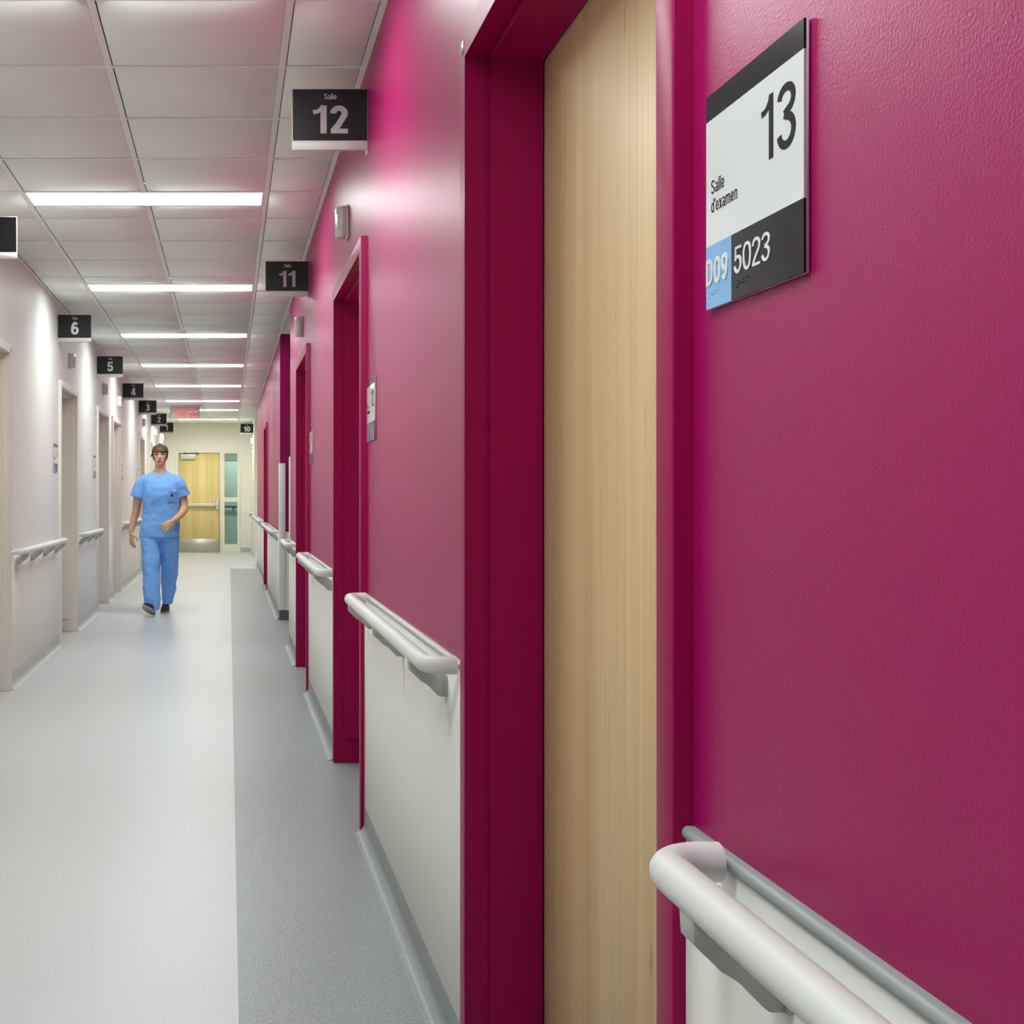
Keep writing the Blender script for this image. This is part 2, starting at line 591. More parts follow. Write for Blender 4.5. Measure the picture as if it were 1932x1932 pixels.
R_SEG = [(YB, 1.317, wr, '13', 'near door 13'), (2.533, 4.439, wr, '', 'between doors 13 and 12'), (5.645, 7.566, wr, '', 'between doors 12 and 11'), (8.778, 9.96, wr, '', 'between door 11 and the alcove'),
         (12.04, 15.70, wr2, '', 'between the alcove and the far magenta door'), (16.85, 21.52, wr2, '', 'beyond the far magenta door')]
for i, (a, b, wall, _, where) in enumerate(R_SEG):
    wains('r', a, b, wall, M['wainscot'], M['cap'] if i == 0 else M['cap_pale'])
    cove('r', a, b, M['base_grey'], 'baseboard_right', label='grey coved base ' + where)
wains('r', 24.25, 25.0, wr3, M['wainscot_left'], M['cap_pale'])
cove('r', 24.25, 25.0, M['base_left'], 'baseboard_right', label='pale coved base beside room 10')
ld = [(YB, None)] + [(a, b) for a, b, _ in LEFT_DOORS] + [(YE, None)]
edge = YB
for a, b, num in LEFT_DOORS + [(YE, YE, 'end')]:
    if a - edge > .1:
        wains('l', edge, a, wl, M['wainscot_left'], M['wainscot_left'])
        cove('l', edge, a, M['base_left'], 'baseboard_left', zt=.1, label='pale coved base on the white wall just before ' + ('the end wall' if num == 'end' else 'door ' + num))
    edge = b
# alcove face
mk('wainscot_panel', box(.54, 2.19, 12.0, 12.01, .0955, .828), M['wainscot'], wal)
mk('wainscot_cap', box(.54, 2.19, 11.997, 12.01, .828, .842), M['cap_pale'], wal, bevel=.003)
struct('baseboard_alcove', box(.487, 2.19, 11.998, 12.01, 0, .0955), M['base_dark'], 'dark grey base on the alcove wall', 'baseboard')
mk('wainscot_panel', box(XO1 + .005, .475, YE - .009, YE, .0955, .828), M['wainscot_left'], we)
mk('wainscot_cap', box(XO1 + .005, .475, YE - .012, YE, .828, .84), M['wainscot_left'], we)
struct('baseboard_end', box(XO1 + .005, .475, YE - .012, YE, 0, .0955), M['base_left'], 'pale base beside the sidelight', 'baseboard')
mk('wainscot_panel', box(.54, 2.45, 24.191, 24.2, .0955, .828), M['wainscot_left'], wcr)


# ------------------------------------------------------------------ ceiling
GZ = .001
ceil = struct('ceiling', box(XL, XR, YB, YE, ZC + .1, ZC + .15), M['plenum'], 'white suspended tile ceiling', 'ceiling')
struct('ceiling', box(XR + .001, 2.25, 9.99, 12.01, ZC + .028, ZC + .15), M['tile'], 'plain ceiling of the alcove', 'ceiling')
struct('ceiling', box(XR + .001, 2.55, 21.55, 24.2, ZC + .028, ZC + .15), M['tile'], 'plain ceiling of the side passage', 'ceiling')
struct('trim_1', prism([(XR, ZC - .0015), (XR - .022, ZC - .0015), (XR - .022, ZC), (XR - .0015, ZC), (XR - .0015, ZC + .025), (XR, ZC + .025)], YB, YE, XZ), M['tee'], 'white ceiling edge angle along the magenta wall', 'trim')
struct('trim_2', prism([(XL, ZC - .0015), (XL + .022, ZC - .0015), (XL + .022, ZC), (XL + .0015, ZC), (XL + .0015, ZC + .025), (XL, ZC + .025)], YB, YE, XZ), M['tee'], 'white ceiling edge angle along the white wall', 'trim')
struct('trim_3', box(XL + .022, XR - .022, YE - .022, YE, ZC - .0015, ZC), M['tee'], 'white ceiling edge angle on the end wall', 'trim')

LIGHT_IDX = [-6, -1.5, 3, 7.5, 12, 16.5, 21, 25.5, 29, 33.5]  # first light is unseen, kept above the viewer to brighten the near end
gy = lambda i: GRID0 + MOD * i
T2 = .012
cols = [(XL + .022, RUN[0] - T2), (RUN[0] + T2, RUN[1] - T2), (RUN[1] + T2, RUN[2] - T2), (RUN[2] + T2, XR - .022)]
tile_mesh = {}


def tile(c, ya, yb):
    x0, x1 = cols[c]
    x0, x1 = x0 + .0035, x1 - .0008
    y0, y1 = ya + T2 + .0008, yb - T2 - .0035
    if y1 - y0 < .03:
        return
    key = (c, round(y1 - y0, 3))
    if key not in tile_mesh:
        bm = box(0, x1 - x0, 0, y1 - y0, .0, .018)
        o = mk('ceiling_tile', bm, M['tile'], ceil, bevel=.002, seg=1)
        tile_mesh[key] = o.data
        bpy.data.objects.remove(o)
        tile_mesh[key].transform(Matrix.Identity(4))
    o = bpy.data.objects.new('ceiling_tile', tile_mesh[key])
    COL.objects.link(o)
    o.parent = ceil
    o.location = (x0, y0, ZC + random.uniform(0, .0012))


cross_mesh = {}


def cross(c, y):
    x0, x1 = cols[c]
    if c not in cross_mesh:
        o = mk('cross_tee', box(0, x1 - x0, -T2, T2, -.0002, .004), M['tee'], ceil)
        cross_mesh[c] = o.data
        bpy.data.objects.remove(o)
    o = bpy.data.objects.new('cross_tee', cross_mesh[c])
    COL.objects.link(o)
    o.parent = ceil
    o.location = (x0, y, ZC)


for k in range(-12, 37):
    for c in range(4):
        ya, yb = gy(k), min(gy(k + 1), YE - .022 + T2)
        if ya > YE - .05:
            continue
        if c in (1, 2) and k in [math.floor(i) for i in LIGHT_IDX]:
            li = [i for i in LIGHT_IDX if math.floor(i) == k][0]
            mid = gy(k + .5)
            if li == k:
                tile(c, mid, yb)
            else:
                tile(c, ya, mid)
            cross(c, mid)
        else:
            tile(c, ya, yb)
        cross(c, ya)
for x in (RUN[0], RUN[2]):
    mk('main_tee', box(x - T2, x + T2, YB, YE - .022, ZC - .0006, ZC + .004), M['tee'], ceil)
prev = YB
for i in LIGHT_IDX + [None]:
    a = gy(i) if i is not None else YE - .022
    if a > prev:
        mk('main_tee', box(RUN[1] - T2, RUN[1] + T2, prev, a, ZC - .0006, ZC + .004), M['tee'], ceil)
    prev = gy(i + .5) if i is not None else None

NTH = ['nearest', 'second', 'third', 'fourth', 'fifth', 'sixth', 'seventh', 'eighth', 'ninth', 'tenth']


def light(i, label):
    y0, y1 = gy(i) + .012, gy(i + .5) - .012
    x0, x1 = RUN[0] + .013, RUN[2] - .013
    t = empty('ceiling_light', ((x0 + x1) / 2, (y0 + y1) / 2, ZC), label, 'ceiling light', 'recessed strip lights in the corridor ceiling')
    d = .045
    bm = bmesh.new()

    def ring(x0, x1, y0, y1, z):
        return [bm.verts.new(p) for p in ((x0, y0, z), (x1, y0, z), (x1, y1, z), (x0, y1, z))]
    rings = [ring(x0, x1, y0, y1, ZC + .002), ring(x0, x1, y0, y1, ZC - .0012), ring(x0 + .008, x1 - .008, y0 + .008, y1 - .008, ZC - .0012),
             ring(x0 + .010, x1 - .010, y0 + .010, y1 - .010, ZC + d), ring(x0, x1, y0, y1, ZC + d), ring(x0, x1, y0, y1, ZC + .003)]
    for a, b in zip(rings, rings[1:]):
        for k in range(4):
            j = (k + 1) % 4
            bm.faces.new((a[k], a[j], b[j], b[k]))
    bm.faces.new(ring(x0, x1, y0, y1, ZC + d + .002))
    mk('housing', bm, M['trough'], t)
    mk('lens', box(x0 + .0105, x1 - .0105, y0 + .0105, y1 - .0105, ZC + d - .003, ZC + d), M['lens_end'] if i >= 29 else M['lens'], t)
    return t


LIGHT_LABELS = {3: 'recessed strip light nearest the viewer, before the sign 11', 7.5: 'second recessed strip light from the viewer', 12: 'third recessed strip light from the viewer',
                16.5: 'fourth recessed strip light from the viewer', 21: 'fifth recessed strip light from the viewer', 25.5: 'sixth recessed strip light from the viewer, before the exit sign',
                29: 'recessed strip light partly behind the exit sign', 33.5: 'recessed strip light closest to the end wall'}
LIGHT_LABELS.update({-10.5: 'recessed strip light farthest behind the viewer', -6: 'unseen strip light right above the viewer, kept to brighten the near end', -1.5: 'recessed strip light just above the top picture edge'})
for i in LIGHT_IDX:
    light(i, LIGHT_LABELS.get(i, 'recessed strip light above or behind the viewer'))


# ------------------------------------------------------------------ doors in the side walls
def side_door(n, side, y0, y1, num, fm, leafm, where):
    s = 1 if side == 'r' else -1
    xf = FR if side == 'r' else FL
    X = lambda u: xf + s * u
    t = empty('door_%d' % n, (X(0), (y0 + y1) / 2, 0), where, 'door', kind='structure')
    fw = .05
    U = [(y0, .0007), (y0, DOOR_H), (y1, DOOR_H), (y1, .0007), (y1 - fw, .0007), (y1 - fw, DOOR_H - fw), (y0 + fw, DOOR_H - fw), (y0 + fw, .0007)]
    mk('door_frame', prism(U, X(0), X(.222), YZ), fm, t, bevel=.0025, seg=2)
    g = fw + .015
    V = [(y0 + fw, .11), (y0 + fw, DOOR_H - fw), (y1 - fw, DOOR_H - fw), (y1 - fw, .11), (y1 - g, .11), (y1 - g, DOOR_H - g), (y0 + g, DOOR_H - g), (y0 + g, .11)]
    mk('door_stop', prism(V, X(.047), X(.150), YZ), fm, t, bevel=.0018, seg=2)
    lf = mk('door_leaf', box(X(.153), X(.197), y0 + fw + .003, y1 - fw - .003, .008, DOOR_H - fw - .003), leafm, t, bevel=.0015, seg=1)
    # lever handle on the latch side
    yh, zh = y0 + fw + .07, .96
    h = join(tube([(X(.153), yh, zh), (X(.146), yh, zh)], .026, 20), tube([(X(.15), yh, zh), (X(.105), yh, zh), (X(.098), yh + .012, zh), (X(.098), yh + .115, zh)], .0085, 12))
    mk('door_handle', h, M['steel'], lf, smooth=False)
    yl = y1 - .045 
    mk('label_plate', box(X(-.0015), X(.001), yl, yl + .03, DOOR_H - .042, DOOR_H - .016), M['label'], t, bevel=.0006, seg=1)
    return t


nd = 1
RL = {'13': 'wide maple door of room 13 in a magenta frame', '12': 'magenta framed doorway of room 12', '11': 'magenta framed doorway of room 11', '': 'far magenta framed door beyond the alcove', '10': 'pale framed door of room 10'}
for a, b, num in RIGHT_DOORS + RIGHT_DOORS_2:
    side_door(nd, 'r', a, b, num, M['pinkframe'], M['wood'], RL[num])
    nd += 1
for a, b, num in RIGHT_END_DOORS:
    side_door(nd, 'r', a, b, num, M['end_frame'], M['wood_end'], RL[num])
    nd += 1
for a, b, num in LEFT_DOORS[1:]:
    side_door(nd, 'l', a, b, num, M['cream_frame'], M['wood'], 'cream framed door in the white wall under or beside sign ' + num)
    nd += 1
side_door(nd, 'l', *LEFT_DOORS[0][:2], '8', M['cream_frame'], M['wood'], 'cream framed door outside the view, before sign 7')
nd += 1

# ------------------------------------------------------------------ end door with sidelight
e = empty('door_%d' % nd, (P(376, 0, YE).x, YE, 0), 'maple door with steel kick plate and push bar in the end wall', 'door', kind='structure')


def pz(y, Y=YE):
    return P(0, y, Y).z


def px(x, Y=YE):
    return P(x, 0, Y).x


xa, xb, xc, xd_, xe_, xg = px(331), px(336.6), px(415.2), px(423.5), px(447.8), px(453.3)
zt, zdoor = pz(850), pz(854)
mk('door_frame', prism([(xa, .0005), (xa, zt), (xc + .045, zt), (xc + .045, .0005), (xc, .0005), (xc, zdoor), (xb, zdoor), (xb, .0005)], YE - .012, YE + .14, XZ), M['end_frame'], e, bevel=.003)
leaf = mk('door_leaf', box(xb + .004, xc - .004, YE + .03, YE + .075, .008, zdoor - .004), M['wood_end'], e, bevel=.002, seg=1)
mk('kick_plate', box(xb + .03, xc - .012, YE + .026, YE + .031, .02, pz(1017)), M['steel'], leaf, bevel=.001, seg=1)
cl = mk('door_closer', box(px(341.6), px(368.9), YE - .03, YE + .03, pz(866.4), pz(857)), M['alum'], e, bevel=.006)
mk('closer_arm', join(box(px(345.5), px(375), YE - .012, YE - .004, pz(856.6), pz(854.3)), tube([(px(349), YE - .008, pz(857.5)), (px(349), YE - .008, pz(853.5))], .014, 14)), M['darkmetal'], cl)
pb = mk('push_bar', box(xb + .06, px(407), YE - .05, YE - .005, pz(955.2), pz(949.8)), M['alum'], e, bevel=.008)
mk('latch_case', box(px(407.6), px(412.4), YE - .06, YE + .03, pz(961.3), pz(943)), M['alum'], pb, bevel=.008)
mk('bar_end', box(xb + .03, xb + .07, YE - .055, YE + .03, pz(957), pz(948)), M['alum'], pb, bevel=.006)
mk('bar_mount', box(xb + .05, px(411), YE - .02, YE + .03, pz(953.8), pz(951)), M['alum'], pb)
w1 = empty('window_1', ((xd_ + xe_) / 2, YE, 0), 'narrow sidelight of two teal panes beside the end door', 'window', kind='structure')
xs0 = xc + .0455
for nm, q in (('window_frame', [(xs0, .0005), (xs0, zt), (xg, zt), (xg, .0005)]),):
    bm = bmesh.new()
    # frame with two openings: four bars welded in one mesh
    zs = [.0005, pz(1027), pz(946.7), pz(938.4), pz(855), zt]
    xs = [xs0, xd_, xe_, xg]
    grid = {}
    for yy in (YE - .012, YE + .14):
        for i, x in enumerate(xs):
            for j, z in enumerate(zs):
                grid[(i, j, yy)] = bm.verts.new((x, yy, z))
    ya_, yb_ = YE - .012, YE + .14
    solid = lambda i, j: 0 <= i < 3 and 0 <= j < 5 and not (i == 1 and j in (1, 3))
    for i in range(3):
        for j in range(5):
            if not solid(i, j):
                continue
            for yy in (ya_, yb_):
                bm.faces.new([grid[(i, j, yy)], grid[(i + 1, j, yy)], grid[(i + 1, j + 1, yy)], grid[(i, j + 1, yy)]])
            for (di, dj, c0, c1) in ((-1, 0, (i, j), (i, j + 1)), (1, 0, (i + 1, j), (i + 1, j + 1)), (0, -1, (i, j), (i + 1, j)), (0, 1, (i, j + 1), (i + 1, j + 1))):
                if not solid(i + di, j + dj):
                    bm.faces.new([grid[(*c0, ya_)], grid[(*c1, ya_)], grid[(*c1, yb_)], grid[(*c0, yb_)]])
    mk(nm, bm, M['end_frame'], w1)
mk('glass_pane', box(xd_, xe_, YE + .05, YE + .056, zs[1], zs[2]), M['teal_glass'], w1)
mk('glass_pane', box(xd_, xe_, YE + .05, YE + .056, zs[3], zs[4]), M['teal_glass'], w1)
# what lies beyond the glass: a short stretch of the next corridor
struct('wall_beyond', box(-1.5, 2.8, 29.2, 29.4, 0, 2.9), M['far_room'], 'greenish wall seen through the sidelight', 'wall')
bl = mk('blind', box(xd_ - .1, xe_ + .1, YE + .30, YE + .34, 2.08, 2.12), M['far_dark'], w1)
for k in range(5):
    zz = 2.065 - .035 * k
    mk('slat', box(xd_ - .1, xe_ + .1, YE + .31, YE + .33, zz - .012, zz + .006), M['far_dark'], bl)
hb = empty('handrail', (.06, 29.14, .9), 'dark rail on the far wall seen through the lower sidelight pane', 'handrail')
mk('rail', tube([(-1.2, 29.13, .93), (2.4, 29.13, .93)], .022, 12), M['far_dark'], hb, smooth=True)
for xk in (-1.0, .1, 1.2, 2.2):
    mk('bracket', box(xk - .02, xk + .02, 29.13, 29.2, .86, .92), M['far_dark'], hb)
fl_ = empty('ceiling_light', (.3, 28.3, 2.6), 'unseen ceiling light added beyond the end door to brighten the sidelight panes', 'ceiling light')  # added lamp, out of sight, brightens what shows through the panes
mk('housing', box(-.1, .7, 28.2, 28.5, 2.62, 2.66), M['trough'], fl_)
mk('lens', box(-.09, .69, 28.21, 28.49, 2.615, 2.62), mat('added far lens', (.9, .9, .9), .5, .2, emit=((.9, 1, .98), 26)), fl_)
struct('ceiling', box(XL - .1, 2.8, YE + .151, 29.2, 2.67, 2.8), M['far_room'], 'ceiling of the corridor beyond the end door', 'ceiling')


# ------------------------------------------------------------------ handrails
RZ = HC - .348
BR = [(.392, .357), (.3935, .381), (.397, .3825), (.403, .388), (.409, .396), (.4155, .3995), (.4165, .4035), (.4215, .406), (.428, .4085), (.437, .4165), (.4455, .4255), (.453, .434), (.4585, .438), (.4755, .438), (.4755, .392), (.430, .364)]
bracket_me = {}


def handrail(side, y0, y1, brs, label, open_near=False):
    s = 1 if side == 'r' else -1
    off = 0 if side == 'r' else (XL + XR)           # mirror about the corridor axis
    X = (lambda x: x) if side == 'r' else (lambda x: XL + (XR - x))
    t = empty('handrail', (X(.407), (y0 + y1) / 2, RZ), label, 'handrail', 'grab rails along the corridor walls')
    r = .0187
    R = .042
    xo, xi = .407, .4655
    path = []
    if not open_near:
        path.append((X(xi), y0, RZ))
        for i in range(9):
            a = math.pi / 2 * i / 8
            path.append((X(xo + R - R * math.sin(a)), y0 + R - R * math.cos(a), RZ))
    else:
        path.append((X(xo), y0, RZ))
    n = max(2, int((y1 - y0) / .4))
    for i in range(1, n):
        path.append((X(xo), y0 + R + (y1 - y0 - 2 * R) * i / n, RZ))
    for i in range(9):
        a = math.pi / 2 * i / 8
        path.append((X(xo + R - R * math.cos(a)), y1 - R + R * math.sin(a), RZ))
    path.append((X(xi), y1, RZ))
    o = mk('rail', tube(path, r, 28), M['rail'], t, smooth=True)
    for k, yb in enumerate(brs):
        if side not in bracket_me:
            bm = prism([(X(x) - X(.4755), HC - z - RZ) for x, z in BR], -.016, .016, XZ)
            b = mk('bracket', bm, M['bracket'], None, bevel=.0012, seg=1)
            bracket_me[side] = b.data
            bpy.data.objects.remove(b)
            bm = box(X(.471) - X(.4755), 0, -.021, .021, HC - .4395 - RZ, HC - .393 - RZ)
            b = mk('wall_plate', bm, M['bracket'], None, bevel=.002, seg=1)
            bracket_me[side + 'p'] = b.data
            bpy.data.objects.remove(b)
        b = bpy.data.objects.new('bracket', bracket_me[side])
        COL.objects.link(b)
        b.parent = t
        b.location = (X(.4755) - t.location.x, yb - t.location.y, 0)
        p = bpy.data.objects.new('wall_plate', bracket_me[side + 'p'])
        COL.objects.link(p)
        p.parent = b
    return t


handrail('r', -1.4, 1.20, [1.085, .41, -.27, -.95], 'pale grey handrail nearest the viewer, beside door 13', open_near=False)
handrail('r', 2.59, 4.29, [2.766, 3.45, 4.158], 'pale grey handrail beside the maple door, second from the viewer on the magenta side')
handrail('r', 5.68, 7.36, [5.85, 6.53, 7.21], 'pale grey handrail in the middle distance, third from the viewer on the magenta side')
handrail('r', 8.87, 9.66, [9.0, 9.53], 'short pale grey handrail between door 11 and the alcove')
handrail('r', 12.13, 15.58, [12.3, 13.1, 13.9, 14.7, 15.42], 'pale grey handrail just beyond the alcove corner guard')
handrail('r', 16.95, 21.35, [17.1, 18.1, 19.1, 20.2, 21.2], 'pale grey handrail beyond the far magenta door')
handrail('r', 24.32, 24.92, [24.45, 24.8], 'tiny distant handrail beside room 10')
handrail('l', 7.80, 9.84, [7.93, 8.52, 9.10, 9.68], 'longest handrail in view on the white wall, nearest the viewer there')
handrail('l', 11.17, 12.72, [11.3, 11.93, 12.58], 'shorter handrail on the white wall, second from the viewer there')
handrail('l', 15.66, 18.66, [15.8, 16.5, 17.2, 17.9, 18.5], 'handrail on the white wall just behind the person')
handrail('l', 19.98, 21.75, [20.1, 20.8, 21.6], 'distant handrail on the white wall, hidden behind the person')


# ------------------------------------------------------------------ hanging room signs
SIGN_LABEL = {
    '12': 'largest black hanging sign, reading Salle 12 in grey, on the magenta wall',
    '11': 'black hanging sign reading Salle 11, behind the large one on the magenta wall',
    '10': 'tiny black hanging sign reading Salle 10, near the sidelight at the corridor end',
    '7': 'black hanging sign cut off by the left picture edge, its text out of view',
    '6': 'black hanging sign reading Salle 6, largest full sign on the white wall',
    '5': 'black hanging sign reading Salle 5, second full sign along the white wall',
    '4': 'black hanging sign reading Salle 4, third full sign along the white wall',
    '3': 'black hanging sign reading Salle 3, just left of the exit sign above the person',
    '2': 'small black hanging sign reading 2, overlapping the last sign above the person',
    '1': 'small black hanging sign half hidden behind sign 2, farthest on the white wall'}

def hang_sign(side, Y, num):
    w_, h_ = .265, .2145
    zb = HC + 1.2065
    x0 = XR - w_ if side == 'r' else XL
    x0 = XR - .0005 - w_ if side == 'r' else XL + .0005
    t = empty('room_sign', (x0 + w_ / 2, Y, zb), SIGN_LABEL[num], 'sign', 'room number signs hanging over the corridor')
    mk('backing', box(x0, x0 + w_, Y, Y + .012, zb, zb + h_), M['signstrip'], t, bevel=.001, seg=1)
    mk('panel', box(x0 + .003, x0 + w_ - .003, Y - .002, Y, zb + .0335, zb + h_ - .003), M['black'], t)
    mk('edge_strip', box(x0, x0 + w_, Y - .003, Y, zb, zb + .031), M['signstrip'], t, bevel=.0008, seg=1)
    xb_ = x0 + w_ - .006 if side == 'r' else x0
    mk('wall_bracket', box(xb_, xb_ + .006, Y, Y + .03, zb - .0135, zb + h_ - .02), M['signstrip'], t)
    cx = x0 + w_ * .507
    wd = {'12': .122, '11': .098, '10': .128, '1': .042}.get(num, .060)
    text('lettering', num, wd, .1, frame_mx((cx - wd / 2, Y - .002, zb + .0575), (1, 0, 0), (0, 0, 1)), M['signgrey'] if side == 'r' and num != '10' else M['signwhite'], t, stroke=.195, gap=.11)
    text('lettering', 'Salle', .043, .0195, frame_mx((cx - .0215, Y - .002, zb + .1765), (1, 0, 0), (0, 0, 1)), M['signwhite'], t, stroke=.115, gap=.10)
    return t


for Y, n in ((4.41, '12'), (7.654, '11'), (24.95, '10')):
    hang_sign('r', Y, n)
for Y, n in ((6.43, '7'), (9.92, '6'), (12.87, '5'), (15.98, '4'), (18.84, '3'), (21.86, '2'), (24.55, '1')):
    hang_sign('l', Y, n)


# ------------------------------------------------------------------ wall plaques beside the doors
def dots(cells, mx, pitch=.0025, r=.0007):
    bm = bmesh.new()
    for k, cell in enumerate(cells):
        for d in cell:
            c, rr = divmod(d - 1, 3)
            x, y = k * .0062 + c * pitch, (2 - rr) * pitch
            g = bmesh.ops.create_icosphere(bm, subdivisions=1, radius=r, matrix=mx @ Matrix.Translation((x, y, 0)))
    return bm


def plaque(side, ynear, num, label, detail=False, wall=True):
    W, H = .215, .2125
    zb = HC + .1858
    if side == 'r':
        xd, nx = (0, -1, 0), -1
        org = lambda u, v, n=0: (XR - .006 - n, ynear + W - u, zb + v)
        X0, X1, XF = XR - .001, XR - .004, XR - .006
    else:
        xd, nx = (0, 1, 0), 1
        org = lambda u, v, n=0: (XL + .006 + n, ynear + u, zb + v)
        X0, X1, XF = XL + .001, XL + .004, XL + .006
    t = empty('door_plaque', (X0, ynear + W / 2, zb), label, 'sign', 'flat room plaques beside the doors')

    def rect(name, u0, u1, v0, v1, m, n0=0.0, n1=.0):
        a, b = org(u0, v0), org(u1, v1)
        xa_ = X1 if n0 == 0 else XF
        xb2 = XF + nx * n1
        return mk(name, box(xa_, xb2, a[1], b[1], a[2], b[2]), m, t)
    mk('backing', box(X0, X1, ynear - .0, ynear + W, zb, zb + H), M['acrylic'], t, bevel=.0004, seg=1)
    vb, vt = .0625, H - .0254
    rect('top_band', 0, W, vt, H, M['plaque_black'])
    rect('centre_panel', 0, W, vb, vt, M['plaque_white'])
    rect('blue_field', 0, .063, 0, vb, M['plaque_blue'])
    rect('lower_band', .063, W, 0, vb, M['plaque_black'])
    up = (0, 0, 1)
    wnum = .069 if len(num) == 2 else .034
    text('lettering', num, wnum, .058, frame_mx(org(W - .0145 - wnum, .112), xd, up), M['ink'], t, thick=.0003, stroke=.135, gap=.11)
    text('lettering', 'Salle', .0325, .0138, frame_mx(org(.0135, .1125), xd, up), M['ink'], t, thick=.0003, stroke=.125, gap=.125)
    text('lettering', "d'examen", .064, .0138, frame_mx(org(.0135, .0938), xd, up), M['ink'], t, thick=.0003, stroke=.125, gap=.125)
    if detail:
        text('raised_code', 'D09', .0545, .0275, frame_mx(org(.001, .0228), xd, up), M['blind'], t, thick=.0007, stroke=.175, gap=.075)
        text('raised_number', '5023', .079, .026, frame_mx(org(.071, .0232), xd, up), M['blind'], t, thick=.0007, stroke=.115, gap=.08)
        mk('braille', dots([(3, 4, 5, 6), (1, 4, 5), (2, 4, 5), (2, 4)], frame_mx(org(.006, .011), xd, up)), M['plaque_blue'], t)
        mk('braille', dots([(3, 4, 5, 6), (1, 5), (2, 4, 5), (1, 2), (1, 4)], frame_mx(org(.076, .011), xd, up)), M['plaque_black'], t)
    return t


plaque('r', 1.0525, '13', 'large plaque 13 Salle d\'examen with blue D09 corner beside the maple door', True)
plaque('r', 4.165, '12', 'glossy mirror-like plaque on the magenta wall, above the second handrail')
plaque('r', 7.31, '11', 'small glossy plaque on the magenta wall, above the third handrail')
plaque('l', 9.66, '6', 'largest plaque on the white wall, left of its nearest fully visible doorway')
plaque('l', 12.5, '5', 'narrow plaque on the white wall, above the gap between its two nearest handrails')
plaque('l', 15.72, '4', 'plaque on the white wall beyond door 4, left of the person')
plaque('l', 18.48, '3', 'small faint plaque on the white wall before door 3')


# ------------------------------------------------------------------ call lights above the doors
def call_light(side, Y, z0, z1, label, m):
    s = 1 if side == 'r' else -1
    xw = XR if side == 'r' else XL
    t = empty('call_light', (xw, Y + .045, z0), label, 'signal light', 'signal lights above the doors')
    mk('base_plate', box(xw, xw - s * .008, Y - .004, Y + .094, z0 - .004, z1 + .004), m, t, bevel=.002, seg=1)
    pts = [(xw - s * .008, Y), (xw - s * .030, Y + .001), (xw - s * .045, Y + .016), (xw - s * .053, Y + .045), (xw - s * .045, Y + .074), (xw - s * .030, Y + .089), (xw - s * .008, Y + .09)]
    mk('lens_cover', prism(pts, z0, z1, XY), m, t, bevel=.004, seg=3, smooth=False)
    bm = tube([(xw - s * .045, Y + .012, z1 - .025), (xw - s * .0475, Y + .010, z1 - .025)], .004, 10)
    mk('indicator', bm, M['signwhite'], t)
    return t


for Y, n in ((5.11, 'largest glossy grey signal light, above the first magenta doorway past the maple door'), (8.285, 'smaller glossy grey signal light, below the sign 11 on the magenta wall')):
    call_light('r', Y, 2.235, 2.358, n, M['plastic'])
call_light('r', 25.5, 2.235, 2.358, 'white signal light above door 10', M['plastic_white'])
for Y, n, m in ((10.6, 'largest grey signal light on the white wall, above the nearest full doorway', 'plastic'), (13.45, 'second grey signal light on the white wall, above its second full doorway', 'plastic'), (15.15, 'bright white signal light left of the sign 4 on the white wall', 'plastic_white'),
                (19.58, 'tiny grey signal light upper left of the person on the white wall', 'plastic'), (22.55, 'tiny white signal light above the person, left one of two', 'plastic_white'), (25.0, 'tiny white signal light right above the person, under the last sign', 'plastic_white')):
    call_light('l', Y, 2.262, 2.378, n, M[m])


# ------------------------------------------------------------------ corner guards
def guard(y, far, xw, label, z0=.097):
    t = empty('corner_guard', (xw, y, z0), label, 'corner guard', 'white guards on the wall corners')
    th, lg = .010, .052
    d = 1 if far else -1       # far: corner at the far side of an opening (its return faces the viewer)
    z1 = 1.486
    pts = [(xw - th, y - d * th), (xw + lg, y - d * th), (xw + lg, y), (xw, y), (xw, y + d * lg), (xw - th, y + d * lg)]
    mk('cover', prism(pts, z0, z1, XY), M['guard'], t, bevel=.003, seg=2)
    mk('end_cap', prism([(p + (.0005 if p < xw else -.0005), q) for p, q in pts], z1, z1 + .006, XY), M['guard'], t, bevel=.001, seg=1)
    return t


guard(9.99, False, XR, 'white corner guard on the near edge of the alcove')
guard(12.01, True, XR, 'white corner guard on the far edge of the alcove')
guard(21.55, False, XR, 'pale corner guard where the far magenta wall ends')
guard(24.2, True, XR, 'pale corner guard beyond the side passage')

# ------------------------------------------------------------------ exit sign
YX = 21.13
xs = empty('exit_sign', (P(349, 0, YX).x, YX, ZC), 'red SORTIE exit sign on clear acrylic hanging from the ceiling', 'sign')
mk('mounting_plate', box(P(316.6, 0, YX).x, P(380.7, 0, YX).x, YX - .06, YX + .06, ZC - .02, ZC - .002), M['signstrip'], xs, bevel=.004)
mk('clear_panel', box(P(321, 0, YX).x, P(377, 0, YX).x, YX - .004, YX + .004, P(0, 789, YX).z, ZC - .02), M['clear'], xs, bevel=.001, seg=1)
text('lettering', 'SORTIE', 40.5 * YX / F, 17.2 * YX / F, frame_mx((P(328, 0, YX).x, YX - .0045, P(0, 788.2, YX).z), (1, 0, 0), (0, 0, 1)), M['red'], xs, thick=.001, stroke=.17, gap=.13)

exec_person = True
# ------------------------------------------------------------------ the walking person
def ev_mesh(o):
    bpy.context.view_layer.update()
    dg = bpy.context.evaluated_depsgraph_get()
    me = bpy.data.meshes.new_from_object(o.evaluated_get(dg))
    return me


